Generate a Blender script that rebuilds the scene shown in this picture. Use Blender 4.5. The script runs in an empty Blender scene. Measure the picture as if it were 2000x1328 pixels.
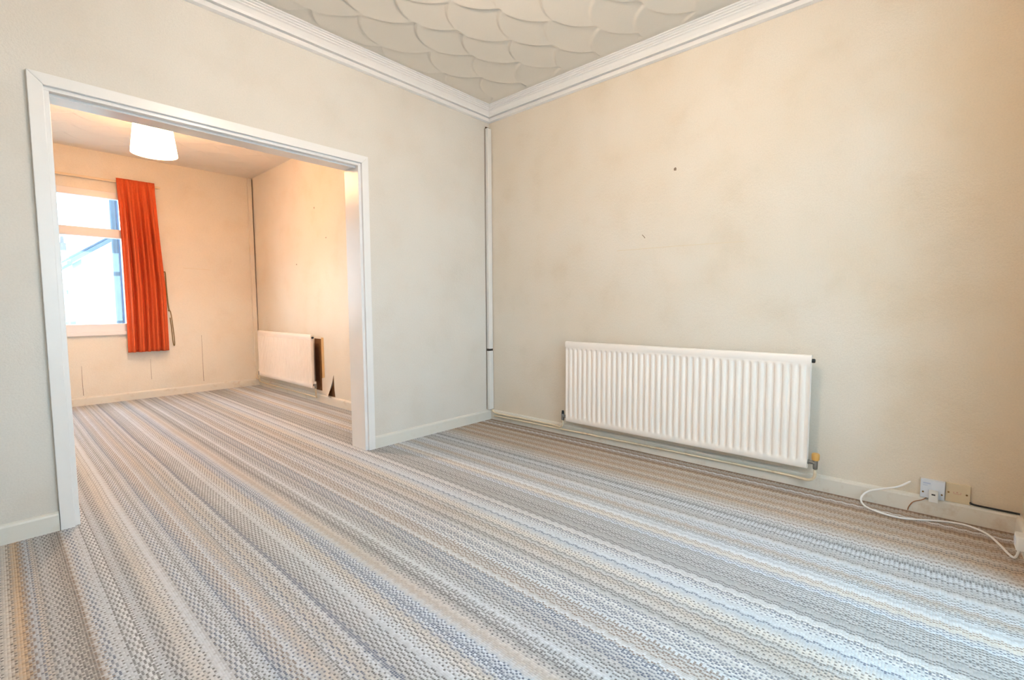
import bpy, bmesh, math, random
import numpy as np
from mathutils import Vector, Matrix

random.seed(7)
SC = bpy.context.scene
COL = SC.collection

# ------------------------------------------------------------------ camera
cam_d = bpy.data.cameras.new('camera')
cam = bpy.data.objects.new('camera', cam_d)
COL.objects.link(cam)
cam_d.sensor_fit = 'HORIZONTAL'
cam_d.sensor_width = 36.0
cam_d.lens = 913.93 / 2000.0 * 36.0
cam_d.clip_start = 0.01
cam_d.clip_end = 200.0
_r = Vector((0.66840312, -0.74378427, -0.00471494))
_u = Vector((0.05679384, 0.04471535, 0.99738408))
_f = Vector((0.74162776, 0.6669224, -0.07213025))
M = Matrix((_r, _u, -_f)).transposed().to_4x4()
M.translation = (-2.88778, -2.84552, 0.98)
cam.matrix_world = M
SC.camera = cam

# ------------------------------------------------------------------ world / light / exposure
SKY_COL = (0.57, 0.82, 1.0)
SKY_STRENGTH = 8.0
REAR_LAMP_COL = (1.0, 0.93, 0.80)
FRONT_LAMP_COL = (1.0, 0.74, 0.54)
REAR_LAMP_W = 46.0
SHADE_GLOW = 19.0
SHADE_COL = (1.0, 0.54, 0.27)
FRONT_LAMP_W = 41.0
world = bpy.data.worlds.new('overcast_sky')
SC.world = world
world.use_nodes = True
wn = world.node_tree
bg = wn.nodes['Background']
bg.inputs['Color'].default_value = (*SKY_COL, 1)
bg.inputs['Strength'].default_value = SKY_STRENGTH
SC.view_settings.view_transform = 'Standard'
SC.view_settings.look = 'None'
SC.view_settings.gamma = 1.0
SC.view_settings.use_curve_mapping = False
SC.view_settings.exposure = 0.34
SC.cycles.max_bounces = 6
SC.cycles.diffuse_bounces = 4
SC.cycles.transparent_max_bounces = 8
SC.cycles.caustics_reflective = False
SC.cycles.caustics_refractive = False
SC.cycles.sample_clamp_indirect = 15.0
SC.cycles.use_denoising = True
SC.cycles.use_adaptive_sampling = True
SC.cycles.adaptive_threshold = 0.06
SC.cycles.adaptive_min_samples = 16
SC.cycles.use_light_tree = False


def portal(name, loc, normal, sx, sy):
    """daylight sampling guide lying in a window opening (gives off no light itself)"""
    l = bpy.data.lights.new(name, 'AREA')
    l.shape = 'RECTANGLE'
    l.size, l.size_y = sx, sy
    l.cycles.is_portal = True
    o = bpy.data.objects.new(name, l)
    COL.objects.link(o)
    o.location = loc
    o.rotation_euler = Vector(normal).to_track_quat('-Z', 'Z').to_euler()
    return o


portal('window_portal_rear', (-2.535, 3.60, 1.45), (0, -1, 0), 1.37, 1.45)
portal('window_portal_bay', (-1.6, -3.93, 1.42), (0, 1, 0), 1.9, 1.55)
portal('window_portal_bay_side', (-2.63, -3.55, 1.42), (1, 0, 0), 0.55, 1.55)
portal('window_portal_bay_side', (-0.57, -3.55, 1.42), (-1, 0, 0), 0.55, 1.55)


# ------------------------------------------------------------------ helpers
def lin(c):
    c = c / 255.0
    return c / 12.92 if c <= 0.04045 else ((c + 0.055) / 1.055) ** 2.4


def rgb(r, g, b, a=1.0):
    return (lin(r), lin(g), lin(b), a)


class NT:
    """small wrapper for writing node trees"""
    def __init__(self, name):
        self.m = bpy.data.materials.new(name)
        self.m.use_nodes = True
        self.t = self.m.node_tree
        self.t.nodes.clear()
        self.out = self.t.nodes.new('ShaderNodeOutputMaterial')

    def n(self, typ, **kw):
        nd = self.t.nodes.new(typ)
        for k, v in kw.items():
            setattr(nd, k, v)
        return nd

    def set(self, sock, v):
        if isinstance(v, bpy.types.NodeSocket):
            self.t.links.new(v, sock)
        elif v is not None:
            sock.default_value = v

    def math(self, op, a, b=None, c=None):
        nd = self.n('ShaderNodeMath', operation=op)
        self.set(nd.inputs[0], a)
        if b is not None:
            self.set(nd.inputs[1], b)
        if c is not None:
            self.set(nd.inputs[2], c)
        return nd.outputs[0]

    def mix(self, fac, a, b, blend='MIX'):
        nd = self.n('ShaderNodeMix', data_type='RGBA', blend_type=blend)
        self.set(nd.inputs[0], fac)
        self.set(nd.inputs[6], a)
        self.set(nd.inputs[7], b)
        return nd.outputs[2]

    def noise(self, vec, scale, detail=2.0, rough=0.5, dist=0.0):
        nd = self.n('ShaderNodeTexNoise')
        self.set(nd.inputs['Vector'], vec)
        nd.inputs['Scale'].default_value = scale
        nd.inputs['Detail'].default_value = detail
        nd.inputs['Roughness'].default_value = rough
        nd.inputs['Distortion'].default_value = dist
        return nd.outputs['Fac']

    def ramp(self, fac, stops, interp='LINEAR'):
        nd = self.n('ShaderNodeValToRGB')
        nd.color_ramp.interpolation = interp
        e = nd.color_ramp.elements
        while len(e) < len(stops):
            e.new(0.5)
        for k, (p, c) in enumerate(stops):
            e[k].position = p
        for k, (p, c) in enumerate(stops):
            e[k].color = c
        self.set(nd.inputs[0], fac)
        return nd

    def pos(self):
        return self.n('ShaderNodeNewGeometry').outputs['Position']

    def bump(self, h, strength, dist):
        nd = self.n('ShaderNodeBump')
        nd.inputs['Strength'].default_value = strength
        nd.inputs['Distance'].default_value = dist
        self.set(nd.inputs['Height'], h)
        return nd.outputs[0]

    def bsdf(self, color, rough=0.6, metal=0.0, spec=0.5, normal=None, **kw):
        nd = self.n('ShaderNodeBsdfPrincipled')
        self.set(nd.inputs['Base Color'], color)
        self.set(nd.inputs['Roughness'], rough)
        nd.inputs['Metallic'].default_value = metal
        nd.inputs['Specular IOR Level'].default_value = spec
        if normal is not None:
            self.set(nd.inputs['Normal'], normal)
        for k, v in kw.items():
            self.set(nd.inputs[k.replace('_', ' ')], v)
        self.t.links.new(nd.outputs[0], self.out.inputs[0])
        return nd


def paint(name, c, rough=0.4, vary=0.05, scale=9.0, bump=0.0, spec=0.5, metal=0.0, dirt=None, dirt_amt=0.0):
    t = NT(name)
    p = t.pos()
    f = t.noise(p, scale, 1)
    dark = tuple(v * (1 - vary * 2) for v in c[:3]) + (1,)
    col = t.mix(f, dark, c)
    if dirt:
        g = t.noise(p, 14, 5, 0.65)
        g = t.ramp(g, [(0.55, (0, 0, 0, 1)), (0.72, (1, 1, 1, 1))]).outputs[0]
        col = t.mix(t.math('MULTIPLY', g, dirt_amt), col, dirt)
    nrm = t.bump(t.noise(p, 120, 0), bump, 0.002) if bump else None
    t.bsdf(col, rough, metal, spec, nrm)
    return t.m


# ---- wallpaper: painted-over woodchip, cream, patchy with age
def wallpaper(name, c, c2, stain, stain_amt=0.35, rough=0.62, tone_axis=None):
    t = NT(name)
    p = t.pos()
    big = t.noise(p, 1.7, 2, 0.6)
    col = t.mix(t.ramp(big, [(0.35, (0, 0, 0, 1)), (0.68, (1, 1, 1, 1))]).outputs[0], c, c2)
    blot = t.noise(p, 3.4, 4, 0.7)
    bm = t.ramp(blot, [(0.52, (0, 0, 0, 1)), (0.75, (1, 1, 1, 1))]).outputs[0]
    col = t.mix(t.math('MULTIPLY', bm, stain_amt), col, stain)
    if tone_axis:                     # uneven tone mixed in more strongly towards one end of the wall
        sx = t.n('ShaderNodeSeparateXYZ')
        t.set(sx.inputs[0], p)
        a0, a1, amt, tone = tone_axis
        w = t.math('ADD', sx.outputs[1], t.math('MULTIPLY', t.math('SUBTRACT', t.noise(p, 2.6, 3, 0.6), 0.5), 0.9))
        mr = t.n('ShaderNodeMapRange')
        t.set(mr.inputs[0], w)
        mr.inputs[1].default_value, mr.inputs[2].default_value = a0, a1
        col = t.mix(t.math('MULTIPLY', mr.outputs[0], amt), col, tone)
    fine = t.noise(p, 150, 1, 0.6)
    chip = t.noise(p, 55, 2, 0.7)
    col = t.mix(t.math('MULTIPLY', t.ramp(fine, [(0.3, (1, 1, 1, 1)), (0.62, (0, 0, 0, 1))]).outputs[0], 0.10), col,
                tuple(v * 0.55 for v in c[:3]) + (1,))
    h = t.math('ADD', t.math('MULTIPLY', fine, 0.5), chip)
    t.bsdf(col, rough, 0, 0.35, t.bump(h, 0.45, 0.0025))
    return t.m


# ---- striped loop-pile carpet: tufts in zigzag rows along the length of the house
def carpet():
    t = NT('striped_carpet')
    L = (206, 211, 217); B = (210, 206, 201); T = (200, 193, 186); P = (203, 201, 200); G = (194, 196, 199)
    D = (182, 183, 185); O = (198, 172, 142); W = (219, 220, 222); C = (202, 210, 220); K = (164, 142, 123)
    S = (189, 168, 147); n = (78, 88, 112); k = (92, 90, 90); b = (122, 102, 88)
    tab = [(-3.00, G, .3, k), (-2.92, B, .1, k), (-2.885, O, .6, b), (-2.862, C, .3, n), (-2.845, T, .5, k), (-2.825, G, .8, k),
           (-2.79, P, .7, k), (-2.755, T, .7, b), (-2.735, L, 1, n), (-2.715, L, 0, k), (-2.69, L, .8, k), (-2.655, W, .3, k),
           (-2.64, L, .7, k), (-2.615, G, .5, k), (-2.58, B, .1, k), (-2.535, L, .2, k), (-2.515, G, 1, n), (-2.495, L, .6, k),
           (-2.455, L, .1, k), (-2.44, C, 1, n), (-2.41, P, .6, b), (-2.38, L, .7, n), (-2.345, T, .5, k), (-2.31, L, .5, n),
           (-2.28, B, .1, k), (-2.24, L, .5, n), (-2.215, G, 1, k), (-2.15, L, .2, k), (-2.12, L, .6, k), (-2.08, B, .4, n),
           (-2.045, C, .6, n),
           (-2.0, L, .2, k), (-1.97, T, .3, b), (-1.945, P, .5, k), (-1.92, D, .9, k), (-1.875, L, .3, k), (-1.84, L, .7, k),
           (-1.80, D, .9, n), (-1.74, L, .6, b), (-1.70, P, .8, b), (-1.655, L, .5, n), (-1.61, W, .6, n), (-1.565, W, 0, k),
           (-1.545, D, .5, k), (-1.50, P, .4, k), (-1.47, T, .1, k), (-1.44, G, .3, k), (-1.41, B, .4, k), (-1.36, C, .3, n),
           (-1.31, L, .4, n), (-1.27, W, .2, k), (-1.24, G, .6, k), (-1.20, D, .6, k), (-1.13, G, .6, k), (-1.08, G, .3, k),
           (-1.06, C, .1, n), (-1.02, B, .3, b),
           (-1.0, B, .2, b), (-.985, W, 0, k), (-.965, L, .3, k), (-.92, L, .5, k), (-.88, T, .3, b), (-.85, L, .4, k), (-.80, L, .2, k),
           (-.76, P, .5, k), (-.72, G, .4, k), (-.66, L, .3, k), (-.62, G, .3, k), (-.58, W, 0, k), (-.56, P, .4, b), (-.50, T, .3, b),
           (-.45, S, .3, k), (-.40, T, .3, b), (-.36, S, .4, b), (-.31, T, .4, b), (-.28, S, .4, b), (-.22, T, .4, b), (-.20, S, .4, b),
           (-.17, K, .4, b), (-.12, W, 0, k), (-.108, K, .5, b), (-.07, T, .3, b), (-.045, K, .6, b)]
    AX, AY = 0.0066, 0.0074
    p = t.pos()
    wob = t.n('ShaderNodeTexNoise')
    t.set(wob.inputs['Vector'], p)
    wob.inputs['Scale'].default_value = 1.1
    sx = t.n('ShaderNodeSeparateXYZ')
    t.set(sx.inputs[0], p)
    x = t.math('ADD', sx.outputs[0], t.math('MULTIPLY', t.math('SUBTRACT', wob.outputs['Fac'], 0.5), 0.012))
    y = sx.outputs[1]
    xi, yj = t.math('DIVIDE', x, AX), t.math('DIVIDE', y, AY)
    i, j = t.math('FLOOR', xi), t.math('FLOOR', yj)
    zig = t.math('ROUND', t.math('MULTIPLY', t.math('PINGPONG', j, 3.0), 0.7))
    s = t.math('SUBTRACT', i, zig)
    xs = t.math('MULTIPLY', s, AX)

    def lookup(kind):
        outs = []
        for lo in (-3.0, -2.0, -1.0):
            st = []
            for (a, base, den, dc) in tab:
                if lo - 1e-6 <= a < lo + 1.0 - 1e-6:
                    c = rgb(*base) if kind == 'base' else rgb(*dc, min(1.0, den * 1.1 + .06))
                    st.append((a - lo, c))
            outs.append(t.ramp(t.math('SUBTRACT', xs, lo), st, 'LINEAR' if kind == 'base' else 'CONSTANT'))
        g1 = t.math('GREATER_THAN', xs, -2.0)
        g2 = t.math('GREATER_THAN', xs, -1.0)
        col = t.mix(g2, t.mix(g1, outs[0].outputs[0], outs[1].outputs[0]), outs[2].outputs[0])
        al = None
        if kind != 'base':
            a1 = t.math('ADD', t.math('MULTIPLY', outs[0].outputs[1], t.math('SUBTRACT', 1.0, g1)),
                        t.math('MULTIPLY', outs[1].outputs[1], g1))
            al = t.math('ADD', t.math('MULTIPLY', a1, t.math('SUBTRACT', 1.0, g2)),
                        t.math('MULTIPLY', outs[2].outputs[1], g2))
        return col, al

    base, _ = lookup('base')
    dotc, den = lookup('dot')

    def wn1(v, off):
        nd = t.n('ShaderNodeTexWhiteNoise', noise_dimensions='1D')
        t.set(nd.inputs['W'], t.math('ADD', v, off))
        return nd.outputs['Value']

    par = t.math('LESS_THAN', t.math('FLOORED_MODULO', t.math('ADD', j, s), 2.0), 0.5)
    dot = t.math('MULTIPLY', par, t.math('LESS_THAN', wn1(s, 0.5), den))
    line = t.math('LESS_THAN', wn1(s, 91.25), t.math('MULTIPLY', den, 0.22))
    cxy = t.n('ShaderNodeCombineXYZ')
    t.set(cxy.inputs[0], i)
    t.set(cxy.inputs[1], j)
    w2 = t.n('ShaderNodeTexWhiteNoise', noise_dimensions='2D')
    t.set(w2.inputs['Vector'], cxy.outputs[0])
    cell = w2.outputs['Value']
    mask = t.math('MAXIMUM', dot, line)
    # each tuft is a rounded loop: darker yarn fills most of its cell
    fx = t.math('SUBTRACT', t.math('FRACT', xi), 0.5)
    fy = t.math('SUBTRACT', t.math('FRACT', yj), 0.5)
    d2 = t.math('ADD', t.math('MULTIPLY', fx, fx), t.math('MULTIPLY', fy, fy))
    rnd = t.math('MINIMUM', 1.0, t.math('MAXIMUM', 0.0, t.math('MULTIPLY_ADD', d2, -4.2, 1.55)))
    mask = t.math('MULTIPLY', t.math('MULTIPLY', mask, rnd), t.math('MULTIPLY_ADD', cell, 0.35, 0.52))
    rowb = t.math('MULTIPLY_ADD', wn1(s, 33.1), 0.24, 0.82)
    cb = t.math('MULTIPLY_ADD', cell, 0.14, 0.92)
    vb = t.n('ShaderNodeCombineColor')
    for q in range(3):
        t.set(vb.inputs[q], t.math('MULTIPLY', rowb, cb))
    col = t.mix(1.0, base, vb.outputs[0], 'MULTIPLY')
    col = t.mix(mask, col, dotc)
    wear = t.noise(p, 2.2, 3, 0.65)
    col = t.mix(t.math('MULTIPLY', t.ramp(wear, [(0.5, (0, 0, 0, 1)), (0.75, (1, 1, 1, 1))]).outputs[0], 0.16), col, rgb(156, 148, 138))
    h = t.math('ADD', t.math('SUBTRACT', 1.0, t.math('MULTIPLY', d2, 2.2)), t.math('MULTIPLY', t.noise(p, 420, 0), 0.35))
    t.bsdf(col, 0.95, 0, 0.1, t.bump(h, 0.55, 0.003))
    return t.m


MAT = {}
MAT['carpet'] = carpet()
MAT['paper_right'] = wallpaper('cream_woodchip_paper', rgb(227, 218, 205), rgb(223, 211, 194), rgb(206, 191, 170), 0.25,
                               tone_axis=(-2.45, -3.35, 0.45, rgb(214, 186, 140)))
MAT['paper_part'] = wallpaper('pale_woodchip_paper', rgb(222, 218, 211), rgb(217, 211, 202), rgb(202, 191, 176), 0.20)
MAT['paper_rear'] = wallpaper('cream_silk_paper', rgb(232, 225, 213), rgb(229, 219, 204), rgb(212, 193, 166), 0.22, rough=0.42)
MAT['artex'] = paint('artex_plaster', rgb(234, 228, 218), 0.6, 0.03, 3.0, 0.15, 0.35)
MAT['artex_rear'] = paint('rear_artex_plaster', rgb(234, 226, 216), 0.55, 0.04, 3.0, 0.15, 0.35)
MAT['coving'] = paint('white_coving_paint', rgb(238, 237, 236), 0.45, 0.02, 5.0, 0.0)
MAT['gloss'] = paint('white_gloss_paint', rgb(238, 237, 236), 0.28, 0.03, 6.0, 0.03)
MAT['skirt'] = paint('yellowed_gloss_paint', rgb(228, 222, 211), 0.35, 0.04, 7.0, 0.05, dirt=rgb(176, 136, 88), dirt_amt=0.30)
MAT['skirt_part'] = paint('pale_skirting_paint', rgb(227, 224, 216), 0.35, 0.03, 7.0, 0.05, dirt=rgb(200, 186, 156), dirt_amt=0.2)
MAT['rad'] = paint('radiator_enamel', rgb(248, 238, 229), 0.32, 0.02, 6.0)
MAT['pipe'] = paint('painted_pipe', rgb(234, 218, 190), 0.4, 0.05, 20.0, dirt=rgb(190, 130, 70), dirt_amt=0.4)
MAT['trunk'] = paint('white_plastic', rgb(230, 228, 224), 0.4, 0.02, 6.0)
MAT['dark'] = paint('black_plastic', rgb(32, 30, 30), 0.4, 0.1, 20.0)
MAT['gap'] = paint('dark_gap', rgb(84, 62, 42), 0.9, 0.2, 30.0)
MAT['bare'] = paint('bare_plaster_and_shadow', rgb(128, 88, 52), 0.95, 0.2, 25.0, 0.3)  # bare plaster; also paints the panel shadow behind the far radiator
MAT['ochre'] = paint('old_ochre_paint', rgb(226, 192, 140), 0.6, 0.08, 12.0)
MAT['chrome'] = paint('dull_chrome', rgb(150, 148, 145), 0.3, 0.1, 30.0, metal=0.9)
MAT['valvecap'] = paint('ochre_valve_cap', rgb(222, 172, 96), 0.45, 0.08, 30.0)
MAT['sock_w'] = paint('cool_white_socket_plastic', rgb(222, 228, 238), 0.35, 0.02, 20.0)
MAT['sock_c'] = paint('cream_socket_plastic', rgb(222, 204, 172), 0.35, 0.04, 20.0)
MAT['cable_w'] = paint('white_cable', rgb(244, 242, 240), 0.4, 0.02, 30.0)
MAT['cable_b'] = paint('brown_wire', rgb(170, 110, 60), 0.6, 0.1, 30.0)
MAT['print_blue'] = paint('faint_blue_print', rgb(186, 198, 222), 0.5, 0.0)
MAT['print_red'] = paint('faint_red_print', rgb(205, 160, 140), 0.5, 0.0)
MAT['brass'] = paint('dull_brass', rgb(150, 110, 60), 0.4, 0.1, 40.0, metal=0.7)
MAT['upvc'] = paint('white_upvc', rgb(232, 228, 228), 0.3, 0.02)
MAT['rail'] = paint('cream_curtain_rail', rgb(226, 206, 176), 0.4, 0.03)
MAT['cord'] = paint('olive_cord', rgb(150, 124, 74), 0.8, 0.15, 60.0)
MAT['scuff'] = paint('scuffed_plaster_scar', rgb(150, 130, 112), 0.9, 0.2, 60.0)
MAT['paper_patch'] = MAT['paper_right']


def curtain_mat():
    t = NT('burnt_orange_fabric')
    p = t.pos()
    f = t.noise(p, 60, 3)
    col = t.mix(f, rgb(218, 92, 50), rgb(232, 108, 64))
    tr = t.n('ShaderNodeBsdfTranslucent')
    t.set(tr.inputs[0], rgb(232, 96, 44))
    b = t.bsdf(col, 0.75, 0, 0.25, t.bump(t.noise(p, 380, 2), 0.2, 0.001))
    mx = t.n('ShaderNodeMixShader')
    mx.inputs[0].default_value = 0.15
    t.t.links.new(b.outputs[0], mx.inputs[1])
    t.t.links.new(tr.outputs[0], mx.inputs[2])
    t.t.links.new(mx.outputs[0], t.out.inputs[0])
    return t.m


def shade_mat():
    t = NT('cream_shade_fabric')
    p = t.pos()
    col = t.mix(t.noise(p, 200, 2), rgb(252, 243, 226), rgb(255, 250, 238))
    tr = t.n('ShaderNodeBsdfTranslucent')
    t.set(tr.inputs[0], col)
    df = t.n('ShaderNodeBsdfDiffuse')
    t.set(df.inputs[0], col)
    mx = t.n('ShaderNodeMixShader')
    mx.inputs[0].default_value = 0.70
    t.t.links.new(df.outputs[0], mx.inputs[1])
    t.t.links.new(tr.outputs[0], mx.inputs[2])
    em = t.n('ShaderNodeEmission')                 # the lit shade glows
    em.inputs[0].default_value = (*SHADE_COL, 1)
    em.inputs[1].default_value = SHADE_GLOW
    ad = t.n('ShaderNodeAddShader')
    t.t.links.new(mx.outputs[0], ad.inputs[0])
    t.t.links.new(em.outputs[0], ad.inputs[1])
    t.t.links.new(ad.outputs[0], t.out.inputs[0])
    return t.m


def glass_mat():
    t = NT('window_glass')
    tr = t.n('ShaderNodeBsdfTransparent')
    tr.inputs[0].default_value = (0.96, 0.98, 0.98, 1)
    gl = t.n('ShaderNodeBsdfGlossy')
    gl.inputs['Roughness'].default_value = 0.02
    mx = t.n('ShaderNodeMixShader')
    mx.inputs[0].default_value = 0.05
    t.t.links.new(tr.outputs[0], mx.inputs[1])
    t.t.links.new(gl.outputs[0], mx.inputs[2])
    t.t.links.new(mx.outputs[0], t.out.inputs[0])
    return t.m


def bulb_mat(strength, colour):
    t = NT('lit_bulb_glass')
    e = t.n('ShaderNodeEmission')
    e.inputs[0].default_value = (*colour, 1)
    e.inputs[1].default_value = strength
    t.t.links.new(e.outputs[0], t.out.inputs[0])
    return t.m


MAT['curtain'] = curtain_mat()
MAT['shade'] = shade_mat()
MAT['glass'] = glass_mat()


# ---- mesh builders
class MB:
    def __init__(self):
        self.v, self.f = [], []

    def add(self, vs, fs):
        o = len(self.v)
        self.v += [tuple(map(float, q)) for q in vs]
        self.f += [tuple(o + k for k in q) for q in fs]
        return self

    def box(self, a, b):
        (x0, y0, z0), (x1, y1, z1) = a, b
        x0, x1 = sorted((x0, x1)); y0, y1 = sorted((y0, y1)); z0, z1 = sorted((z0, z1))
        vs = [(x0, y0, z0), (x1, y0, z0), (x1, y1, z0), (x0, y1, z0), (x0, y0, z1), (x1, y0, z1), (x1, y1, z1), (x0, y1, z1)]
        return self.add(vs, [(3, 2, 1, 0), (4, 5, 6, 7), (0, 1, 5, 4), (1, 2, 6, 5), (2, 3, 7, 6), (3, 0, 4, 7)])

    def prism(self, poly, t0, t1, fn):
        """poly of (a,b) swept from t0 to t1; fn(a,b,t) gives the point"""
        n = len(poly)
        vs = [fn(a, b, t0) for a, b in poly] + [fn(a, b, t1) for a, b in poly]
        fs = [tuple(range(n))[::-1], tuple(range(n, 2 * n))]
        fs += [(k, (k + 1) % n, n + (k + 1) % n, n + k) for k in range(n)]
        return self.add(vs, fs)

    def ring(self, outer, inner, t0, t1, fn):
        """rectangle with a rectangular hole, swept"""
        def cs(r):
            a0, b0, a1, b1 = r
            return [(a0, b0), (a1, b0), (a1, b1), (a0, b1)]
        O, I = cs(outer), cs(inner)
        vs = [fn(a, b, t) for t in (t0, t1) for a, b in O + I]
        fs = []
        for k in range(4):
            m = (k + 1) % 4
            fs += [(k, m, 4 + m, 4 + k), (8 + k, 12 + k, 12 + m, 8 + m), (k, 8 + k, 8 + m, m), (4 + k, 4 + m, 12 + m, 12 + k)]
        return self.add(vs, fs)

    def tube(self, pts, r, seg=10, caps=True):
        pts = [Vector(q) for q in pts]
        rr = r if isinstance(r, (list, tuple)) else [r] * len(pts)
        vs, fs = [], []
        prev = None
        for k, q in enumerate(pts):
            d = (pts[min(k + 1, len(pts) - 1)] - pts[max(k - 1, 0)]).normalized()
            if prev is None:
                up = Vector((0, 0, 1)) if abs(d.z) < 0.9 else Vector((1, 0, 0))
                a = d.cross(up).normalized()
            else:
                a = (prev - d * prev.dot(d)).normalized()
            prev = a
            b = d.cross(a).normalized()
            for m in range(seg):
                th = 2 * math.pi * m / seg
                vs.append(q + (a * math.cos(th) + b * math.sin(th)) * rr[k])
        for k in range(len(pts) - 1):
            for m in range(seg):
                m2 = (m + 1) % seg
                fs.append((k * seg + m, k * seg + m2, (k + 1) * seg + m2, (k + 1) * seg + m))
        if caps:
            fs.append(tuple(range(seg))[::-1])
            fs.append(tuple((len(pts) - 1) * seg + m for m in range(seg)))
        return self.add(vs, fs)

    def lathe(self, prof, c, axis='z', seg=32, closed=False):
        """profile of (radius, height) turned about an axis through c"""
        vs, fs = [], []
        n = len(prof)
        for m in range(seg):
            th = 2 * math.pi * m / seg
            for r, h in prof:
                a, b = r * math.cos(th), r * math.sin(th)
                vs.append({'z': (c[0] + a, c[1] + b, c[2] + h), 'y': (c[0] + a, c[1] + h, c[2] + b), 'x': (c[0] + h, c[1] + a, c[2] + b)}[axis])
        for m in range(seg):
            m2 = (m + 1) % seg
            for k in range(n if closed else n - 1):
                k2 = (k + 1) % n
                fs.append((m * n + k, m2 * n + k, m2 * n + k2, m * n + k2))
        return self.add(vs, fs)

    def grid(self, P):
        """P: array rows x cols x 3"""
        R_, C_ = len(P), len(P[0])
        vs = [P[a][b] for a in range(R_) for b in range(C_)]
        fs = [(a * C_ + b, a * C_ + b + 1, (a + 1) * C_ + b + 1, (a + 1) * C_ + b) for a in range(R_ - 1) for b in range(C_ - 1)]
        return self.add(vs, fs)

    def build(self, name, mat, parent=None, smooth=False, bevel=0.0, weld=False):
        me = bpy.data.meshes.new(name)
        me.from_pydata(self.v, [], self.f)
        bm = bmesh.new()
        bm.from_mesh(me)
        if weld:
            bmesh.ops.remove_doubles(bm, verts=bm.verts, dist=1e-5)
        bmesh.ops.recalc_face_normals(bm, faces=bm.faces)
        if bevel:
            es = [e for e in bm.edges if len(e.link_faces) == 2 and e.calc_face_angle(0) > 0.6]
            bmesh.ops.bevel(bm, geom=es, offset=bevel, segments=2, profile=0.6, affect='EDGES', clamp_overlap=True)
        bm.to_mesh(me)
        bm.free()
        me.materials.append(MAT[mat] if isinstance(mat, str) else mat)
        if smooth:
            for q in me.polygons:
                q.use_smooth = True
            if smooth != 'all':
                try:
                    me.set_sharp_from_angle(angle=math.radians(38))
                except Exception:
                    pass
        o = bpy.data.objects.new(name, me)
        COL.objects.link(o)
        if parent is not None:
            o.parent = parent
            o.matrix_parent_inverse = Matrix.Translation(-Vector(parent.location)) if parent.parent is None else parent.matrix_parent_inverse.copy()
            if parent.type == 'MESH':
                o.matrix_parent_inverse = Matrix()
        return o


def empty(name, loc):
    o = bpy.data.objects.new(name, None)
    o.location = loc
    o.empty_display_size = 0.05
    COL.objects.link(o)
    return o


def tag(o, label, cat, group=None, kind=None):
    o['label'] = label
    o['category'] = cat
    if group:
        o['group'] = group
    if kind:
        o['kind'] = kind
    return o


def struct(o, label, cat):
    return tag(o, label, cat, kind='structure')


XZ = lambda a, b, t: (a, t, b)      # polygon in x,z swept along y
YZ = lambda a, b, t: (t, a, b)      # polygon in y,z swept along x
XY = lambda a, b, t: (a, b, t)      # plan polygon swept along z


def smooth_path(pts, n=10):
    """Catmull-Rom through the points"""
    pts = [Vector(q) for q in pts]
    P = [pts[0] * 2 - pts[1]] + pts + [pts[-1] * 2 - pts[-2]]
    out = []
    for k in range(1, len(P) - 2):
        for m in range(n):
            u = m / n
            a, b, c, d = P[k - 1], P[k], P[k + 1], P[k + 2]
            out.append(0.5 * ((2 * b) + (c - a) * u + (2 * a - 5 * b + 4 * c - d) * u * u + (3 * b - a - 3 * c + d) * u ** 3))
    out.append(pts[-1])
    return out


# ------------------------------------------------------------------ the shell
XL, YF, YR, XB = -3.35, -3.165, 3.49, -0.645      # left walls, front wall, rear wall, rear room's right wall
HC, HR = 2.617, 2.56                               # ceilings
T = 0.17                                           # partition thickness
OX0, OX1, OH = -2.69, -1.205, 1.925                # the opening
BX0, BX1, BH, BY = -2.60, -0.60, 2.28, -3.90       # bay

struct(MB().box((XL - .1, BY - .05, -0.08), (0.1, YR + .1, 0)).build('floor', 'carpet'),
       'striped zigzag loop pile carpet running through both rooms', 'carpet')
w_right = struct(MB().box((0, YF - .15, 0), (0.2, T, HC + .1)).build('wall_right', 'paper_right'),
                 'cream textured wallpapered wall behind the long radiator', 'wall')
w_part = struct(MB().prism([(XL - .1, 0), (OX0, 0), (OX0, OH), (OX1, OH), (OX1, 0), (0, 0), (0, HC + .1), (XL - .1, HC + .1)], 0, T, XZ)
                .build('wall_partition', 'paper_part'), 'pale wallpapered partition wall around the wide opening', 'wall')
struct(MB().box((XL - .2, BY, 0), (XL, T, HC + .1)).build('wall_left', 'paper_part'), 'pale wallpapered side wall beside the opening', 'wall')
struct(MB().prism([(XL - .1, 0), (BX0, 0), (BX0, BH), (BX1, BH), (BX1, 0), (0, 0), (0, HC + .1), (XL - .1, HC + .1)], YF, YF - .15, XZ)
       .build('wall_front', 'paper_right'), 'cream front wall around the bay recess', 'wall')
w_rr = struct(MB().box((XB, T, 0), (-0.45, YR + .2, HR + .15)).build('wall_rear_right', 'paper_rear'),
              'warm cream rear room wall behind the far radiator', 'wall')
w_rear = struct(MB().ring((XL - .1, 0, XB, HR + .15), (-3.22, 0.735, -1.85, 2.165), YR, YR + .2, XZ).build('wall_rear', 'paper_rear'),
                'warm cream rear wall with the window and orange curtain', 'wall')
struct(MB().box((XL - .2, T, 0), (XL, YR + .2, HR + .15)).build('wall_rear_left', 'paper_rear'), 'cream rear room wall left of the window', 'wall')


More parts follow.
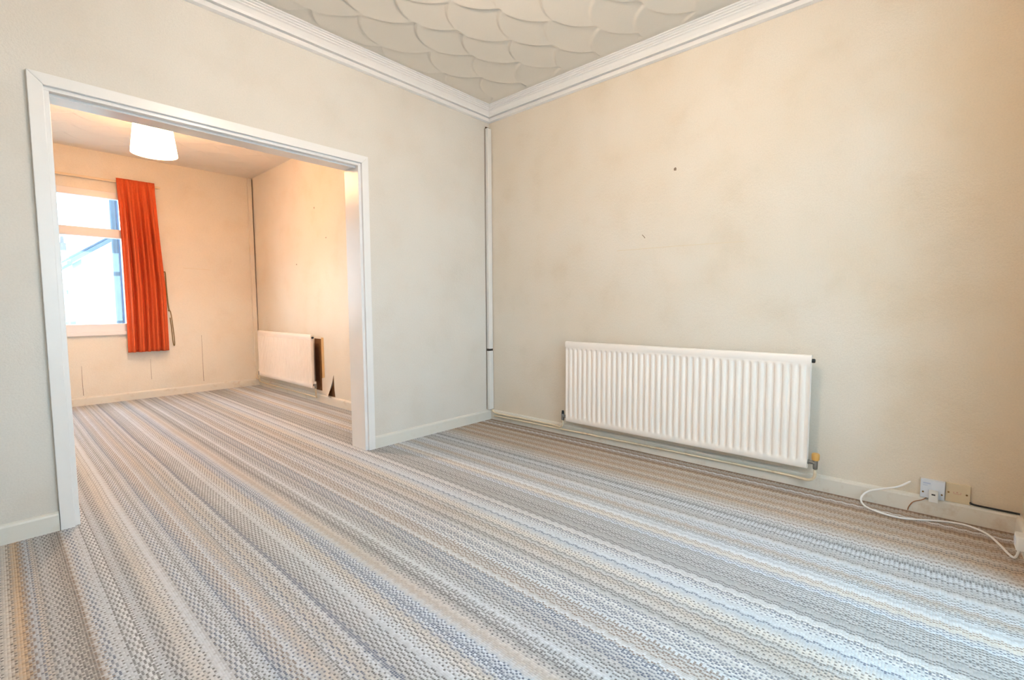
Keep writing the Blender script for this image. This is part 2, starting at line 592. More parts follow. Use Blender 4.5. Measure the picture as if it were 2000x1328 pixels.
def artex(x0, x1, y0, y1, step, ax, by, R_, H_, orig):
    """plaster swirled into overlapping fans: later fans lie over earlier ones"""
    nx, ny = int((x1 - x0) / step) + 1, int((y1 - y0) / step) + 1
    X, Y = np.meshgrid(np.linspace(x0, x1, nx), np.linspace(y0, y1, ny))
    Hh = np.zeros_like(X)
    rng = np.random.RandomState(5)
    cs = []
    for m in range(-30, 31):
        for n in range(-30, 31):
            c = np.array(orig) + m * np.array(ax) + n * np.array(by)
            if x0 - R_ < c[0] < x1 + R_ and y0 - R_ < c[1] < y1 + R_:
                cs.append((-n, m, c + rng.uniform(-.022, .022, 2), R_ * rng.uniform(.93, 1.06)))
    cs.sort(key=lambda q: (q[0], q[1]))
    for _, _, c, r in cs:
        dx, dy = X - c[0], Y - c[1]
        d = np.sqrt(dx * dx + dy * dy)
        th = np.arctan2(dy, dx)
        comb = 0.0006 * np.sin(d * 420 + 0.7 * np.sin(th * 3))
        h = H_ * (0.15 + 0.85 * (d / r) ** 2.2) + comb
        w = np.clip((r - d) / (step * 1.6), 0, 1)
        w = w * w * (3 - 2 * w)
        Hh = Hh * (1 - w) + h * w
    edge = np.minimum(np.minimum(X - x0, x1 - X), np.minimum(Y - y0, y1 - Y))
    k = np.clip((edge - .085) / .06, 0, 1)
    return X, Y, Hh * k * k * (3 - 2 * k)


def ceiling(name, x0, x1, y0, y1, z, mat, label, step, H_):
    X, Y, Hh = artex(x0, x1, y0, y1, step, (0.245, -0.155), (0, 0.31), 0.26, H_, (-0.66, -1.10))
    ny, nx = X.shape
    v = np.stack([X, Y, z - Hh], -1).reshape(-1, 3)
    a = np.arange(ny - 1)[:, None] * nx + np.arange(nx - 1)[None, :]
    f = np.stack([a, a + nx, a + nx + 1, a + 1], -1).reshape(-1, 4)
    me = bpy.data.meshes.new(name)
    me.from_pydata(v.tolist(), [], f.tolist())
    me.polygons.foreach_set('use_smooth', np.ones(len(me.polygons), bool))
    me.materials.append(MAT[mat])
    o = bpy.data.objects.new(name, me)
    COL.objects.link(o)
    struct(o, label, 'ceiling')
    return o


c1 = ceiling('ceiling', XL, 0, YF, 0, HC, 'artex', 'cream plaster ceiling swirled in overlapping fan shapes, front room', 0.008, 0.013)
c2 = ceiling('ceiling', XL, XB, T, YR, HR, 'artex_rear', 'warm lit swirled plaster ceiling of the rear room', 0.012, 0.009)
for nm, a, b, lb in (('ceiling_slab', (XL - .2, BY, HC + .001), (.2, T, HC + .12), 'plain slab above the front room ceiling'),
                     ('ceiling_slab', (XL - .2, T, HR + .001), (-.45, YR + .2, HR + .12), 'plain slab above the rear room ceiling')):
    struct(MB().box(a, b).build(nm, 'artex'), lb, 'ceiling')


# coving, mitred in the corner: profile (out from wall, below ceiling)
COVE = [(0, 0), (.090, 0), (.090, -.007), (.079, -.009), (.079, -.015), (.068, -.018), (.068, -.024), (.057, -.027), (.057, -.033),
        (.047, -.037), (.040, -.046), (.033, -.056), (.029, -.066), (.029, -.070), (.008, -.072), (.008, -.079), (.019, -.081),
        (.0215, -.105), (.012, -.109), (.004, -.111), (0, -.111)]


def coving(name, a, b, ina, inb, inward, label):
    """runs from a to b along a wall; ina/inb: +1 shortens that end by the offset (inside mitre)"""
    a, b, w = Vector(a), Vector(b), Vector(inward)
    d = (b - a).normalized()
    n = len(COVE)
    vs = [a + w * o + d * (o * ina) + Vector((0, 0, HC + h)) for o, h in COVE] + [b + w * o - d * (o * inb) + Vector((0, 0, HC + h)) for o, h in COVE]
    fs = [tuple(range(n))[::-1], tuple(range(n, 2 * n))] + [(k, (k + 1) % n, n + (k + 1) % n, n + k) for k in range(n)]
    return struct(MB().add(vs, fs).build(name, 'coving'), label, 'coving')


coving('trim_1', (XL, 0, 0), (0, 0, 0), 1, 1, (0, -1, 0), 'white stepped coving above the partition wall')
coving('trim_2', (0, 0, 0), (0, YF, 0), 1, 1, (-1, 0, 0), 'white stepped coving above the radiator wall')
coving('trim_3', (0, YF, 0), (XL, YF, 0), 1, 1, (0, 1, 0), 'white stepped coving above the bay recess')
coving('trim_4', (XL, YF, 0), (XL, 0, 0), 1, 1, (1, 0, 0), 'white stepped coving above the left wall')

# skirting: profile (out, up)
SK = [(0, 0), (.018, 0), (.018, .070), (.015, .078), (.008, .083), (0, .084)]


def skirting(name, a, b, inward, mat, label, ea=0, eb=0):
    a, b, w = Vector(a), Vector(b), Vector(inward)
    d = (b - a).normalized()
    n = len(SK)
    vs = [a + w * o + d * (o * ea) + Vector((0, 0, h)) for o, h in SK] + [b + w * o - d * (o * eb) + Vector((0, 0, h)) for o, h in SK]
    fs = [tuple(range(n))[::-1], tuple(range(n, 2 * n))] + [(k, (k + 1) % n, n + (k + 1) % n, n + k) for k in range(n)]
    return struct(MB().add(vs, fs).build(name, mat), label, 'skirting')


skirting('baseboard_partition', (XL, 0, 0), (OX0 - .046, 0, 0), (0, -1, 0), 'skirt_part', 'pale painted skirting left of the opening', 1, 0)
skirting('baseboard_partition', (OX1 + .046, 0, 0), (0, 0, 0), (0, -1, 0), 'skirt_part', 'pale painted skirting between the opening and the room corner', 0, 1)
skirting('baseboard_right', (0, 0, 0), (0, YF, 0), (-1, 0, 0), 'skirt', 'grubby cream skirting below the long radiator', 1, 1)
skirting('baseboard_front', (0, YF, 0), (BX1, YF, 0), (0, 1, 0), 'skirt', 'cream skirting on the short front return wall', 1, 0)
skirting('baseboard_left', (XL, YF, 0), (XL, 0, 0), (1, 0, 0), 'skirt_part', 'pale skirting on the left wall', 0, 1)
skirting('baseboard_rear_right', (XB, T, 0), (XB, YR, 0), (-1, 0, 0), 'skirt', 'cream skirting below the far radiator', 0, 1)
skirting('baseboard_rear', (XL, YR, 0), (XB, YR, 0), (0, -1, 0), 'skirt', 'cream skirting below the rear window', 0, 1)

# the opening: lining boards and front architrave
door = struct(empty('door_1', (-1.95, 0, 0)), 'white painted frame lining the wide doorless opening between rooms', 'door frame')
LT = 0.022
for nm, a, b in (('jamb', (OX0, -.004, 0), (OX0 + LT, T + .004, OH - LT)), ('jamb', (OX1 - LT, -.004, 0), (OX1, T + .004, OH - LT)),
                 ('head', (OX0, -.004, OH - LT), (OX1, T + .004, OH))):
    MB().box(a, b).build(nm, 'gloss', door, bevel=.002)
MB().box((OX0 + LT, .030, OH - LT - .010), (OX1 - LT, .036, OH - LT)).build('head_bead', 'gloss', door)
AW = 0.048


def arch(poly, name):
    MB().prism(poly, -.022, 0, XZ).build(name, 'gloss', door, bevel=.003)


a0, a1, ht = OX0 + .004, OX1 - .004, OH - .006
arch([(a0 - AW, 0), (a0, 0), (a0, ht), (a0 - AW, ht + AW)], 'architrave')
arch([(a1, 0), (a1 + AW, 0), (a1 + AW, ht + AW), (a1, ht)], 'architrave')
arch([(a0 - AW, ht + AW), (a0, ht), (a1, ht), (a1 + AW, ht + AW)], 'architrave')

# marks on the walls
def scar(parent, pts, plane, off, mat='scuff', name='scuff_mark'):
    if plane == 'x':
        MB().prism(pts, off, off - .0012, YZ).build(name, mat, parent)
    else:
        MB().prism(pts, off, off - .0012, XZ).build(name, mat, parent)


def blot(cy, cz, r, n=9, sy=1.0):
    return [(cy + r * sy * random.uniform(.55, 1.1) * math.cos(2 * math.pi * k / n), cz + r * random.uniform(.55, 1.1) * math.sin(2 * math.pi * k / n)) for k in range(n)]


scar(w_right, blot(-1.617, 1.823, .013), 'x', 0, 'scuff', 'nail_hole')
scar(w_right, [(-1.40, 1.442), (-1.404, 1.444), (-1.418, 1.430), (-1.425, 1.420), (-1.420, 1.419), (-1.413, 1.429)], 'x', 0, 'scuff', 'scratch')
scar(w_right, [(-1.218, 1.352), (-1.218, 1.3545), (-1.62, 1.351), (-2.032, 1.342), (-2.032, 1.340), (-1.62, 1.3485)], 'x', 0, 'sock_c', 'paper_crease')
for yy, zz in ((1.62, 1.66), (2.30, 1.44), (1.85, 1.98)):
    scar(w_rr, blot(yy, zz, .010, sy=.8), 'x', XB, 'scuff', 'nail_hole')
for xx, z0, z1, wd in ((-2.31, .10, .40, .004), (-1.26, .12, .66, .004), (-1.75, .20, .42, .003)):
    scar(w_rear, [(xx, z0), (xx + wd, z0), (xx + wd * .6, (z0 + z1) / 2), (xx + wd * .7, z1), (xx + wd * .2, z1), (xx - wd * .2, (z0 + z1) / 2)], 'y', YR, 'scuff', 'paper_seam')
scar(w_rear, [(-1.40, 1.428), (-1.14, 1.418), (-1.14, 1.421), (-1.40, 1.431)], 'y', YR, 'sock_c', 'paper_crease')
# stain and panel shadow painted brown behind the far radiator's end, and the torn paper beside it
MB().box((XB, 1.795, .12), (XB - .0015, 1.94, .655)).build('bare_and_shadow_patch', 'bare', w_rr)
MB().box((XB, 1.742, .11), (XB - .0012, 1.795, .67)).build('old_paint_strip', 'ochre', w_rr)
scar(w_rr, [(1.70, .086), (1.535, .086), (1.548, .16), (1.556, .30), (1.575, .20)], 'x', XB, 'bare', 'bare_and_shadow_patch')
fl = []
for a in range(7):
    u = a / 6
    row = []
    for c in range(7):
        v = c / 6
        yb = 1.80 + (1.585 - 1.80) * v          # along the lower edge, free corner lifts and curls
        zt = .30 - .05 * (1 - v)
        lift = .045 * (v ** 2) * (1 - u) ** 1.3
        yy = yb + (1.556 - 1.585) * u * v + lift * .3
        row.append((XB - .002 - lift, yy, .088 + (zt - .088) * u))
    fl.append(row)
MB().grid(fl).build('wallpaper_flap', 'paper_rear', w_rr, smooth='all')

# ------------------------------------------------------------------ trunking in the corners
tr = tag(empty('pipe_trunking', (-.027, -.02, .1)), 'white vertical pipe trunking in the corner between partition and radiator wall', 'trunking')
MB().box((-.050, -.032, .615), (-.004, -.005, 2.455)).build('cover', 'trunk', tr, bevel=.004)
MB().box((-.053, -.034, .090), (-.003, -.005, .598)).build('cover', 'trunk', tr, bevel=.004)
MB().box((-.052, -.030, .596), (-.005, -.004, .617)).build('joint_clip', 'dark', tr)
MB().box((-.050, -.010, 2.454), (-.002, -.003, 2.468)).build('top_gap', 'gap', tr)
MB().box((-.057, -.003, .090), (-.0535, -.0005, 2.455)).build('edge_gap', 'scuff', tr)
t2 = tag(empty('pipe_trunking', (-.68, 3.46, .1)), 'cream boxed pipe strip in the rear room corner by the far radiator', 'trunking')
MB().box((-.700, 3.452, .10), (-.656, 3.488, HR - .006)).build('cover', 'paper_rear', t2, bevel=.003)
MB().prism([(-.6555, 2.54), (-.6525, 2.54), (-.6528, 2.1), (-.6535, 2.0), (-.6545, 1.4), (-.6555, 2.0)], 3.449, 3.451, XZ).build('corner_crack', 'gap', t2)


# ------------------------------------------------------------------ radiators (on a wall at x = wx, facing -x)
def radiator(name, label, wx, ya, yb, z0, z1, nfl, capmat, far=False):
    """ya is the end nearer the camera (smaller y)"""
    root = tag(empty(name, (wx - .06, (ya + yb) / 2, 0)), label, 'radiator', 'panel radiators')
    xf, xb = wx - .090, wx - .066
    L = yb - ya
    ny = nfl * 8 + 1
    zs = [z0, z0 + .006, z0 + .030, z0 + .040, z0 + .052, z0 + .12, (z0 + z1) / 2, z1 - .12, z1 - .066, z1 - .056, z1 - .046, z1 - .040]
    mk = [0, 0, 0, .35, 1, 1, 1, 1, 1, .35, 0, 0]
    off = [.004, 0, 0, 0, 0, 0, 0, 0, 0, 0, 0, .001]
    rows = []
    mrg = .018
    for z, m, o in zip(zs, mk, off):
        r = []
        for k in range(-2, ny + 2):
            if k < 0 or k >= ny:
                yy = ya if k == -2 else ya + .003 if k == -1 else yb - .003 if k == ny else yb
                r.append((xf + o + (.005 if k in (-2, ny + 1) else 0), yy, z))
                continue
            u = k / (ny - 1)
            yy = ya + mrg + (L - 2 * mrg) * u
            ph = (u * nfl) % 1.0
            s = abs(ph - 0.5) * 2              # 0 mid flute, 1 at the grooves' centre
            g = min(1, max(0, (s - .38) / .34))
            g = g * g * (3 - 2 * g)
            r.append((xf + o + .0095 * g * m, yy, z))
        rows.append(r)
    mb = MB().grid(rows)
    # returns and back sheet
    nC = len(rows[0])
    nR = len(rows)
    base = len(mb.v)
    per = [a * nC for a in range(nR)] + [(nR - 1) * nC + b for b in range(1, nC)] + [a * nC + nC - 1 for a in range(nR - 2, -1, -1)] + [b for b in range(nC - 2, 0, -1)]
    mb.v += [(xb, mb.v[q][1], mb.v[q][2]) for q in per]
    n = len(per)
    mb.f += [(per[k], per[(k + 1) % n], base + (k + 1) % n, base + k) for k in range(n)]
    mb.f.append(tuple(base + k for k in range(n)))
    mb.build('panel', 'rad', root, smooth=True)
    # rolled top seam
    prof = [(xf - .001, z1 - .041), (xf - .003, z1 - .030), (xf - .003, z1 - .010), (xf + .001, z1 - .002), (xf + .008, z1), (xb - .004, z1), (xb, z1 - .006), (xb, z1 - .041)]
    MB().prism(prof, ya - .001, yb + .001, lambda a, b, t: (a, t, b)).build('top_rail', 'rad', root, smooth=True)
    # wall brackets behind
    for yy in (ya + .22, yb - .22):
        MB().box((xb, yy - .02, z0 + .08), (wx, yy + .02, z1 - .10)).build('bracket', 'rad', root)
    # black blanking plug / air vent at the top near end
    MB().lathe([(0, 0), (.011, 0), (.011, -.012), (.008, -.016), (0, -.016)], (xf + .014, ya, z1 - .030), 'y', 14).build('air_vent', 'dark', root, smooth=True)
    # valves
    for end in ('near', 'far'):
        s = -1 if end == 'near' else 1
        ye = ya if end == 'near' else yb
        c = Vector((xf + .016, ye + s * .034, z0 + .034))
        v = MB().lathe([(0, 0), (.0125, 0), (.0125, .010), (.0095, .011), (.0095, .028), (.013, .029), (.013, .036), (0, .036)], (c.x, ye if s > 0 else ye - .036, c.z), 'y', 16)
        valve = v.build('valve', 'chrome', root, smooth=True)
        MB().lathe([(0, -.032), (.0105, -.032), (.0115, -.020), (.0115, .012), (.009, .018), (0, .018)], c, 'z', 16).build('valve_body', 'chrome', valve, smooth=True)
        if end == 'near' and capmat == 'valvecap':
            MB().lathe([(0, .014), (.015, .014), (.018, .020), (.0185, .044), (.015, .050), (0, .050)], c, 'z', 20).build('valve_cap', 'valvecap', valve, smooth=True)
        else:
            MB().lathe([(0, .016), (.010, .016), (.008, .040), (0, .041)], c, 'z', 12).build('valve_cap', 'dark' if not far else 'rad', valve, smooth=True)
    return root


radiator('panel_radiator', 'long white fluted panel radiator on the cream wall of the nearer room', 0.0, -2.392, -.856, .128, .722, 38, 'valvecap')
radiator('panel_radiator', 'smaller white fluted panel radiator seen through the opening in the rear room', XB, 1.828, 3.25, .152, .70, 36, 'plain', True)

# heating pipes
def pipe(name, pts, r, label, grp='heating pipes'):
    o = tag(MB().tube(smooth_path(pts, 6), r, 10).build(name, 'pipe', smooth=True), label, 'pipe', grp)
    return o


pipe('heating_pipe', [(-.030, -.045, .088), (-.030, -.060, .070), (-.029, -.12, .063), (-.029, -.40, .064), (-.029, -.66, .064), (-.036, -.735, .063), (-.060, -.790, .070), (-.073, -.819, .095), (-.074, -.822, .126)],
     .0075, 'cream painted pipe from the corner trunking to the left valve of the long radiator')
pipe('heating_pipe', [(-.029, -.065, .040), (-.029, -.30, .040), (-.029, -.9, .046), (-.029, -1.6, .052), (-.029, -2.2, .056), (-.034, -2.33, .056), (-.062, -2.395, .062), (-.073, -2.423, .085), (-.074, -2.426, .126)],
     .0075, 'cream painted pipe under the long radiator to its ochre capped valve')
pipe('heating_pipe', [(XB - .022, 3.445, .12), (XB - .022, 3.43, .06), (XB - .028, 3.3, .048), (XB - .032, 2.8, .048), (XB - .030, 2.2, .048), (XB - .034, 1.90, .048), (XB - .055, 1.82, .056), (XB - .074, 1.795, .085), (XB - .074, 1.794, .150)],
     .0075, 'cream pipe under the far radiator to its nearer end valve')
pipe('heating_pipe', [(XB - .050, 3.445, .135), (XB - .062, 3.41, .112), (XB - .074, 3.35, .098), (XB - .075, 3.290, .108), (XB - .074, 3.284, .150)],
     .0075, 'short bent pipe in the rear corner at the far end of the radiator')

# ------------------------------------------------------------------ sockets and cables by the front corner
def screw(parent, y, z, x=-.0125):
    MB().lathe([(0, -.0015), (.0035, -.0015), (.004, 0), (0, 0)], (x, y, z), 'x', 10).build('screw', 'brass', parent)


def plate(name, label, y0, y1, z0, z1, mat, depth=.012):
    r = tag(empty(name, (0, (y0 + y1) / 2, z0)), label, 'wall socket', 'socket plates')
    MB().box((-depth, y0, z0), (0, y1, z1)).build('faceplate', mat, r, bevel=.002)
    return r


s1 = plate('telephone_socket', 'cool white telephone socket with a small plug pushed in, above the skirting', -2.922, -2.837, .082, .167, 'sock_w', .024)
for yy in (-2.847, -2.912):
    screw(s1, yy, .108, -.0245)
MB().box((-.0246, -2.872, .148), (-.0240, -2.846, .154)).build('printed_mark', 'print_blue', s1)
MB().box((-.0246, -2.862, .140), (-.0240, -2.846, .143)).build('printed_mark', 'print_blue', s1)
adp = tag(empty('telephone_plug', (-.03, -2.886, .075)), 'small white block plug with a dark slot in the telephone socket', 'plug')
MB().box((-.050, -2.900, .072), (-.0245, -2.868, .124)).build('plug_body', 'trunk', adp, bevel=.003)
MB().box((-.0508, -2.890, .106), (-.0495, -2.877, .112)).build('slot', 'dark', adp)
s2 = plate('blank_socket', 'yellowed cream blank socket plate with two brass screws, nearer the corner', -3.006, -2.9235, .082, .168, 'sock_c', .012)
for yy in (-2.934, -2.994):
    screw(s2, yy, .125)
# faint moulded mark
for a, b in (((-2.975, .121), (-2.951, .1235)), ((-2.9655, .127), (-2.9595, .132)), ((-2.976, .124), (-2.9735, .131)), ((-2.9525, .124), (-2.950, .131))):
    MB().box((-.0125, a[0], a[1]), (-.0118, b[0], b[1])).build('printed_mark', 'print_red', s2)

scar(w_right, blot(-2.799, .137, .006), 'x', 0, 'gap', 'cable_hole')
tag(MB().tube(smooth_path([(.004, -2.800, .138), (-.012, -2.793, .134), (-.030, -2.755, .108), (-.034, -2.70, .085), (-.045, -2.645, .060), (-.075, -2.622, .030), (-.115, -2.640, .010), (-.150, -2.70, .0055),
                           (-.155, -2.78, .0045), (-.110, -2.86, .0045), (-.068, -2.935, .0045), (-.060, -3.00, .0045), (-.105, -3.055, .0045), (-.190, -3.085, .0045), (-.275, -3.105, .005), (-.325, -3.118, .012), (-.345, -3.124, .040), (-.350, -3.126, .066)], 8),
              .0042, 8).build('white_cable', 'cable_w', smooth=True), 'white cable snaking from the wall hole across the carpet to the corner plug', 'cable')
tag(MB().tube(smooth_path([(-.008, -3.005, .094), (-.014, -3.012, .091), (-.014, -3.03, .089), (-.014, -3.08, .0885), (-.014, -3.158, .0885)], 6), .0042, 8)
    .build('black_cable', 'dark', smooth=True), 'black cable lying along the skirting top beside the cream blank plate', 'cable')
tag(MB().tube(smooth_path([(-.010, -2.868, .086), (-.0195, -2.858, .078), (-.0205, -2.845, .066), (-.0205, -2.815, .048), (-.0205, -2.800, .020), (-.021, -2.797, .004)], 6), .0018, 6)
    .build('brown_wire', 'cable_b', smooth=True), 'thin brown wire running down the skirting below the telephone socket', 'wire')
pb = tag(empty('corner_plug', (-.36, YF + .018, .07)), 'white plug box on the front wall skirting at the end of the cable', 'plug')
MB().box((-.385, YF + .018, .062), (-.325, YF + .052, .118)).build('plug_body', 'trunk', pb, bevel=.006)
MB().box((-.375, YF + .050, .080), (-.340, YF + .054, .108)).build('plug_face', 'sock_w', pb, bevel=.0015)


# ------------------------------------------------------------------ windows
def window(name, label, fn, a0, a1, b0, b1, t0, t1, bars_v=(), bars_h=(), sill=None, fw=.07):
    """frame lies in (a,b), thickness t0..t1; panes between the bars"""
    r = struct(empty(name, fn((a0 + a1) / 2, b0, (t0 + t1) / 2)), label, 'window')
    MB().ring((a0, b0, a1, b1), (a0 + fw, b0 + fw, a1 - fw, b1 - fw), t0, t1, fn).build('frame', 'upvc', r, bevel=.004)
    va = [a0 + fw] + list(bars_v) + [a1 - fw]
    hb = [b0 + fw] + list(bars_h) + [b1 - fw]
    bw = .045
    for q in bars_v:
        MB().prism([(q - bw / 2, b0 + fw), (q + bw / 2, b0 + fw), (q + bw / 2, b1 - fw), (q - bw / 2, b1 - fw)], t0 + .004, t1 - .004, fn).build('mullion', 'upvc', r, bevel=.003)
    for q in bars_h:
        MB().prism([(a0 + fw, q - bw), (a1 - fw, q - bw), (a1 - fw, q + bw), (a0 + fw, q + bw)], t0 - .006, t1 - .004, fn).build('transom', 'upvc', r, bevel=.003)
    tm = (t0 + t1) / 2
    for k in range(len(va) - 1):
        for m in range(len(hb) - 1):
            MB().prism([(va[k] - .004, hb[m] - .004), (va[k + 1] + .004, hb[m] - .004), (va[k + 1] + .004, hb[m + 1] + .004), (va[k] - .004, hb[m + 1] + .004)], tm - .003, tm + .003, fn).build('pane', 'glass', r)
    if sill:
        sill.build('window_sill', 'upvc', r, bevel=.004)
    return r


window('window_1', 'white framed rear window with a fanlight above a transom', XZ, -3.22, -1.85, .735, 2.18, YR + .005, YR + .075, (), (1.745,),
       MB().box((-3.26, YR - .028, .700), (-1.80, YR + .06, .736)), fw=.082)
# bay: dwarf walls, windows, roof
bl, bt = BX0, BX1
struct(MB().prism([(BX0 - .06, YF - .15), (BX0, YF - .15), (BX0, BY + .06), (BX1, BY + .06), (BX1, YF - .15), (BX1 + .06, YF - .15), (BX1 + .06, BY), (BX0 - .06, BY)], 0, .62, XY)
       .build('wall_bay', 'paper_part'), 'low wall under the bay windows', 'wall')
struct(MB().box((BX0 - .1, BY - .05, BH), (BX1 + .1, YF - .15, BH + .1)).build('ceiling_bay', 'artex'), 'flat ceiling of the bay recess', 'ceiling')
window('window_2', 'white framed front bay window', XZ, BX0, BX1, .62, BH, BY, BY + .06, (-1.93, -1.27), (1.75,))
window('window_3', 'white framed side window of the bay beside the left wall', YZ, BY + .06, YF - .15, .62, BH, BX0 - .06, BX0, (), (1.75,))
window('window_4', 'white framed side window of the bay beside the right wall', YZ, BY + .06, YF - .15, .62, BH, BX1, BX1 + .06, (), (1.75,))

# ------------------------------------------------------------------ curtain, rail and cord
rl = tag(empty('curtain_rail', (-2.4, 3.45, 2.27)), 'slim cream curtain rail above the rear window', 'curtain rail')
MB().box((-3.25, 3.438, 2.262), (-1.583, 3.452, 2.285)).build('track', 'rail', rl, bevel=.003)
for xx in (-3.2, -2.4, -1.605):
    MB().box((xx - .01, 3.450, 2.266), (xx + .01, YR, 2.281)).build('bracket', 'rail', rl)


def curtain():
    rows = []
    nu, nv = 181, 60
    for a in range(nv):
        v = a / (nv - 1)
        z = 2.305 - v * (2.305 - .512)
        xl = -1.955 + .010 * v + .012 * math.sin(v * 3.1)
        xr = -1.640 + .052 * min(1, v * 1.6) ** 1.2
        r = []
        hd = max(0, 1 - v / .055)                       # gathered heading tape
        amp = .012 + .034 * min(1, v * 3.0)
        for b in range(nu):
            u = b / (nu - 1)
            w = u + .012 * math.sin(u * 9 + v * 2.2) * (1 - abs(2 * u - 1))
            f = .50 * math.sin(2 * math.pi * (w * 5.2 + .15)) + .38 * math.sin(2 * math.pi * (w * 8.7 + .3 + .12 * v)) + .20 * math.sin(2 * math.pi * (w * 2.1 + .05))
            f = math.copysign(abs(f) ** .75, f)
            edge = min(1, min(u, 1 - u) * 14)
            fy = amp * f * (1 - .75 * hd) * (0.35 + .65 * edge) + hd * .004 * math.sin(2 * math.pi * w * 26)
            tape = .004 if abs(v - .062) < .012 else 0
            r.append((xl + (xr - xl) * u, 3.408 + fy + tape, z))
        rows.append(r)
    o = MB().grid(rows).build('orange_curtain', 'curtain', smooth='all')
    s = o.modifiers.new('thickness', 'SOLIDIFY')
    s.thickness = .003
    s.offset = 0
    return tag(o, 'burnt orange pleated curtain hanging at the right of the rear window', 'curtain')


curtain()
ck = tag(empty('tieback_cord', (-1.574, 3.48, 1.36)), 'thin olive tieback cord hanging on the wall beside the orange curtain', 'cord')
MB().tube(smooth_path([(-1.599, 3.478, 1.372), (-1.584, 3.470, 1.374), (-1.574, 3.476, 1.355), (-1.572, 3.480, 1.20), (-1.564, 3.480, 1.02), (-1.558, 3.478, .955)], 5), .006, 8).build('cord', 'cord', ck, smooth=True)
MB().lathe([(0, -.012), (.009, -.006), (.009, .006), (0, .012)], (-1.559, 3.478, .95), 'z', 10).build('knot', 'cord', ck, smooth=True)
MB().tube(smooth_path([(-1.559, 3.480, .955), (-1.544, 3.482, .93), (-1.532, 3.482, .80), (-1.522, 3.482, .60), (-1.528, 3.482, .556), (-1.537, 3.482, .60), (-1.544, 3.482, .76), (-1.552, 3.482, .87)], 5), .0045, 8).build('cord_loop', 'cord', ck, smooth=True)
MB().tube([(-1.599, YR, 1.372), (-1.599, 3.470, 1.372), (-1.594, 3.462, 1.376)], .004, 8).build('hook', 'brass', ck, smooth=True)


# ------------------------------------------------------------------ pendant lamps
def pendant(label, x, y, zc, z0, z1, r0, r1, watts, shaded=True):
    root = tag(empty('pendant_lamp', (x, y, zc)), label, 'lamp')
    MB().lathe([(0, 0), (.045, 0), (.045, -.010), (.030, -.026), (.008, -.030), (0, -.030)], (x, y, zc - .006), 'z', 24).build('ceiling_rose', 'trunk', root, smooth=True)
    MB().tube([(x, y, zc - .03), (x, y, z1 - .01)], .0035, 8).build('flex', 'trunk', root)
    MB().lathe([(0, 0), (.012, 0), (.019, -.015), (.021, -.045), (.018, -.06), (0, -.06)], (x, y, z1 + .005), 'z', 18).build('lamp_holder', 'trunk', root, smooth=True)
    h = z1 - z0
    n = 48
    if shaded:
      sh = MB().lathe([(r0, z0), (r0 - (r0 - r1) * .5, z0 + h * .5), (r1, z1), (r1 - .0015, z1), (r0 - (r0 - r1) * .5 - .0015, z0 + h * .5), (r0 - .0015, z0)], (x, y, 0), 'z', n, closed=True).build('lamp_shade', 'shade', root, smooth=True)
      MB().tube([(x + r1 * .99 * math.cos(2 * math.pi * k / 36), y + r1 * .99 * math.sin(2 * math.pi * k / 36), z1 - .004) for k in range(37)], .002, 6, False).build('top_ring', 'trunk', sh)
      MB().tube([(x + r0 * .985 * math.cos(2 * math.pi * k / 36), y + r0 * .985 * math.sin(2 * math.pi * k / 36), z0 + .004) for k in range(37)], .002, 6, False).build('bottom_ring', 'trunk', sh)
      for k in range(3):
          th = 2 * math.pi * k / 3 + .4
          MB().tube([(x + .02 * math.cos(th), y + .02 * math.sin(th), z1 - .035), (x + r1 * .985 * math.cos(th), y + r1 * .985 * math.sin(th), z1 - .006)], .0015, 6).build('spoke', 'trunk', root)
    bz = z1 - .085
    MB().lathe([(0, -.050), (.012, -.048), (.024, -.038), (.029, -.022), (.027, -.004), (.018, .022), (.013, .045), (0, .047)], (x, y, bz), 'z', 20).build('bulb', bulb_mat(watts / (math.pi * 0.0125), REAR_LAMP_COL if shaded else FRONT_LAMP_COL), root, smooth='all')
    return root


pendant('lit cream drum pendant lampshade hanging in the rear room', -1.958, 1.75, HR, 2.180, 2.385, .150, .126, REAR_LAMP_W)
pendant('bare lit bulb on a white flex in the middle of the front room', -1.72, -1.78, HC, 2.30, 2.44, .150, .126, FRONT_LAMP_W, False)

# ------------------------------------------------------------------ the yard seen through the rear window
MAT['render_white'] = paint('white_render', rgb(226, 228, 230), 0.8, 0.04, 3.0)
MAT['slate'] = paint('blue_grey_slate', rgb(96, 106, 122), 0.7, 0.15, 8.0)
MAT['timber'] = paint('weathered_fence_timber', rgb(176, 178, 176), 0.85, 0.15, 12.0)
MAT['paving'] = paint('pale_concrete', rgb(190, 190, 186), 0.9, 0.08, 4.0)
MAT['bluepaint'] = paint('blue_grey_painted_brick', rgb(92, 108, 136), 0.8, 0.12, 10.0)
MAT['brick'] = paint('weathered_chimney_brick', rgb(120, 112, 112), 0.85, 0.15, 10.0)
MAT['leaf'] = paint('grey_green_leaf', rgb(110, 128, 110), 0.8, 0.2, 20.0)
struct(MB().box((-14, YR + .2, -.35), (14, 30, -.15)).build('ground_yard', 'paving'), 'pale concrete yard behind the house', 'yard')
struct(MB().box((-14, -20, -.35), (14, BY - .05, -.15)).build('ground_street', 'paving'), 'pale paving in front of the house', 'pavement')

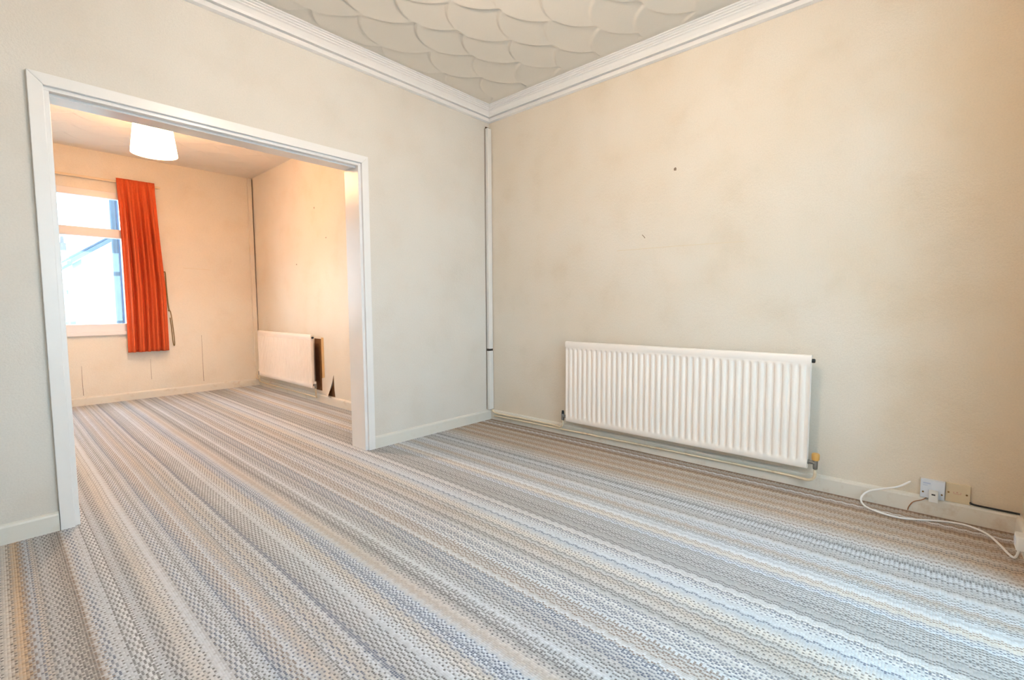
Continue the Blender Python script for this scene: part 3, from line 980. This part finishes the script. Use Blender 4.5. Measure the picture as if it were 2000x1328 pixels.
ow = tag(empty('neighbour_wall', (-1.5, 4.7, -.15)), 'blue grey painted outbuilding wall just outside the window, behind the orange curtain', 'wall')
MB().box((-1.80, 4.55, -.15), (-1.0, 4.70, 3.2)).build('wall', 'bluepaint', ow)
MB().tube([(-1.835, 4.57, -.1), (-1.835, 4.57, 3.15)], .030, 12).build('downpipe', 'slate', ow, smooth=True)
shd = tag(empty('lean_to_shed', (-1.3, 8.6, -.15)), 'white rendered lean-to outbuilding with a sloping slate roof in the yard', 'shed')
MB().prism([(-1.80, -.15), (-.30, -.15), (-.30, 2.95), (-1.80, 1.82)], 8.0, 9.4, XZ).build('wall', 'render_white', shd)
sl = (2.95 - 1.82) / 1.5
rf = MB().prism([(-1.95, 1.73), (-.15, 3.06 + .02), (-.15, 3.16), (-1.95, 1.80)], 7.80, 9.5, XZ).build('roof', 'slate', shd)
for k in range(9):
    yy = 7.86 + k * .18
    MB().prism([(-1.97, 1.80), (-.15, 3.165), (-.15, 3.195), (-1.97, 1.83)], yy, yy + .07, XZ).build('roof_batten', 'slate', rf)
MB().box((-2.0, 7.8, 1.70), (-1.93, 9.5, 1.76)).build('gutter', 'slate', shd, bevel=.01)
fc = tag(empty('yard_fence', (-3, 9.6, -.15)), 'pale weathered timber fence at the back of the yard', 'fence')
for k in range(34):
    xx = -5.2 + k * .115
    MB().box((xx, 9.55, -.13), (xx + .095, 9.572, 1.50 + random.uniform(-.02, .02))).build('board', 'timber', fc)
for zz in (.3, 1.25):
    MB().box((-5.2, 9.573, zz), (-1.3, 9.61, zz + .08)).build('rail', 'timber', fc)
for k in range(3):
    b = MB()
    cx, cy, r = -3.05 + k * .44, 9.2, .17
    prof = [(r * math.sin(math.pi * q / 8) * (1 + .12 * math.sin(q * 5 + k)), r * 1.5 * (1 - math.cos(math.pi * q / 8)) * .75) for q in range(9)]
    b.lathe(prof, (cx, cy, -.15), 'z', 14)
    b.v = [(a + random.uniform(-.035, .035), c + random.uniform(-.035, .035), z + random.uniform(-.03, .03)) for a, c, z in b.v]
    tag(b.build('yard_shrub', 'leaf'), ['low shrub leftmost at the foot of the yard fence', 'middle low shrub at the foot of the yard fence', 'low shrub nearest the lean-to at the fence foot'][k], 'shrub', 'shrubs by the fence')
hs = tag(empty('distant_house', (-1, 26, -.15)), 'distant pale terraced house with chimneys beyond the fence', 'house')
MB().box((-4, 25, -.15), (6, 31, 3.05)).build('wall', 'render_white', hs)
MB().prism([(24.8, 3.0), (31.2, 3.0), (28, 3.75)], -4.2, 6.2, YZ).build('roof', 'render_white', hs)
for xx in (-1.05, -.62):
    c = MB().box((xx - .11, 25.4, 3.0), (xx + .11, 25.8, 3.82)).build('chimney', 'brick', hs)
    MB().lathe([(0, 3.8), (.07, 3.8), (.055, 4.12), (0, 4.12)], (xx, 25.6, 0), 'z', 10).build('chimney_pot', 'brick', c, smooth=True)
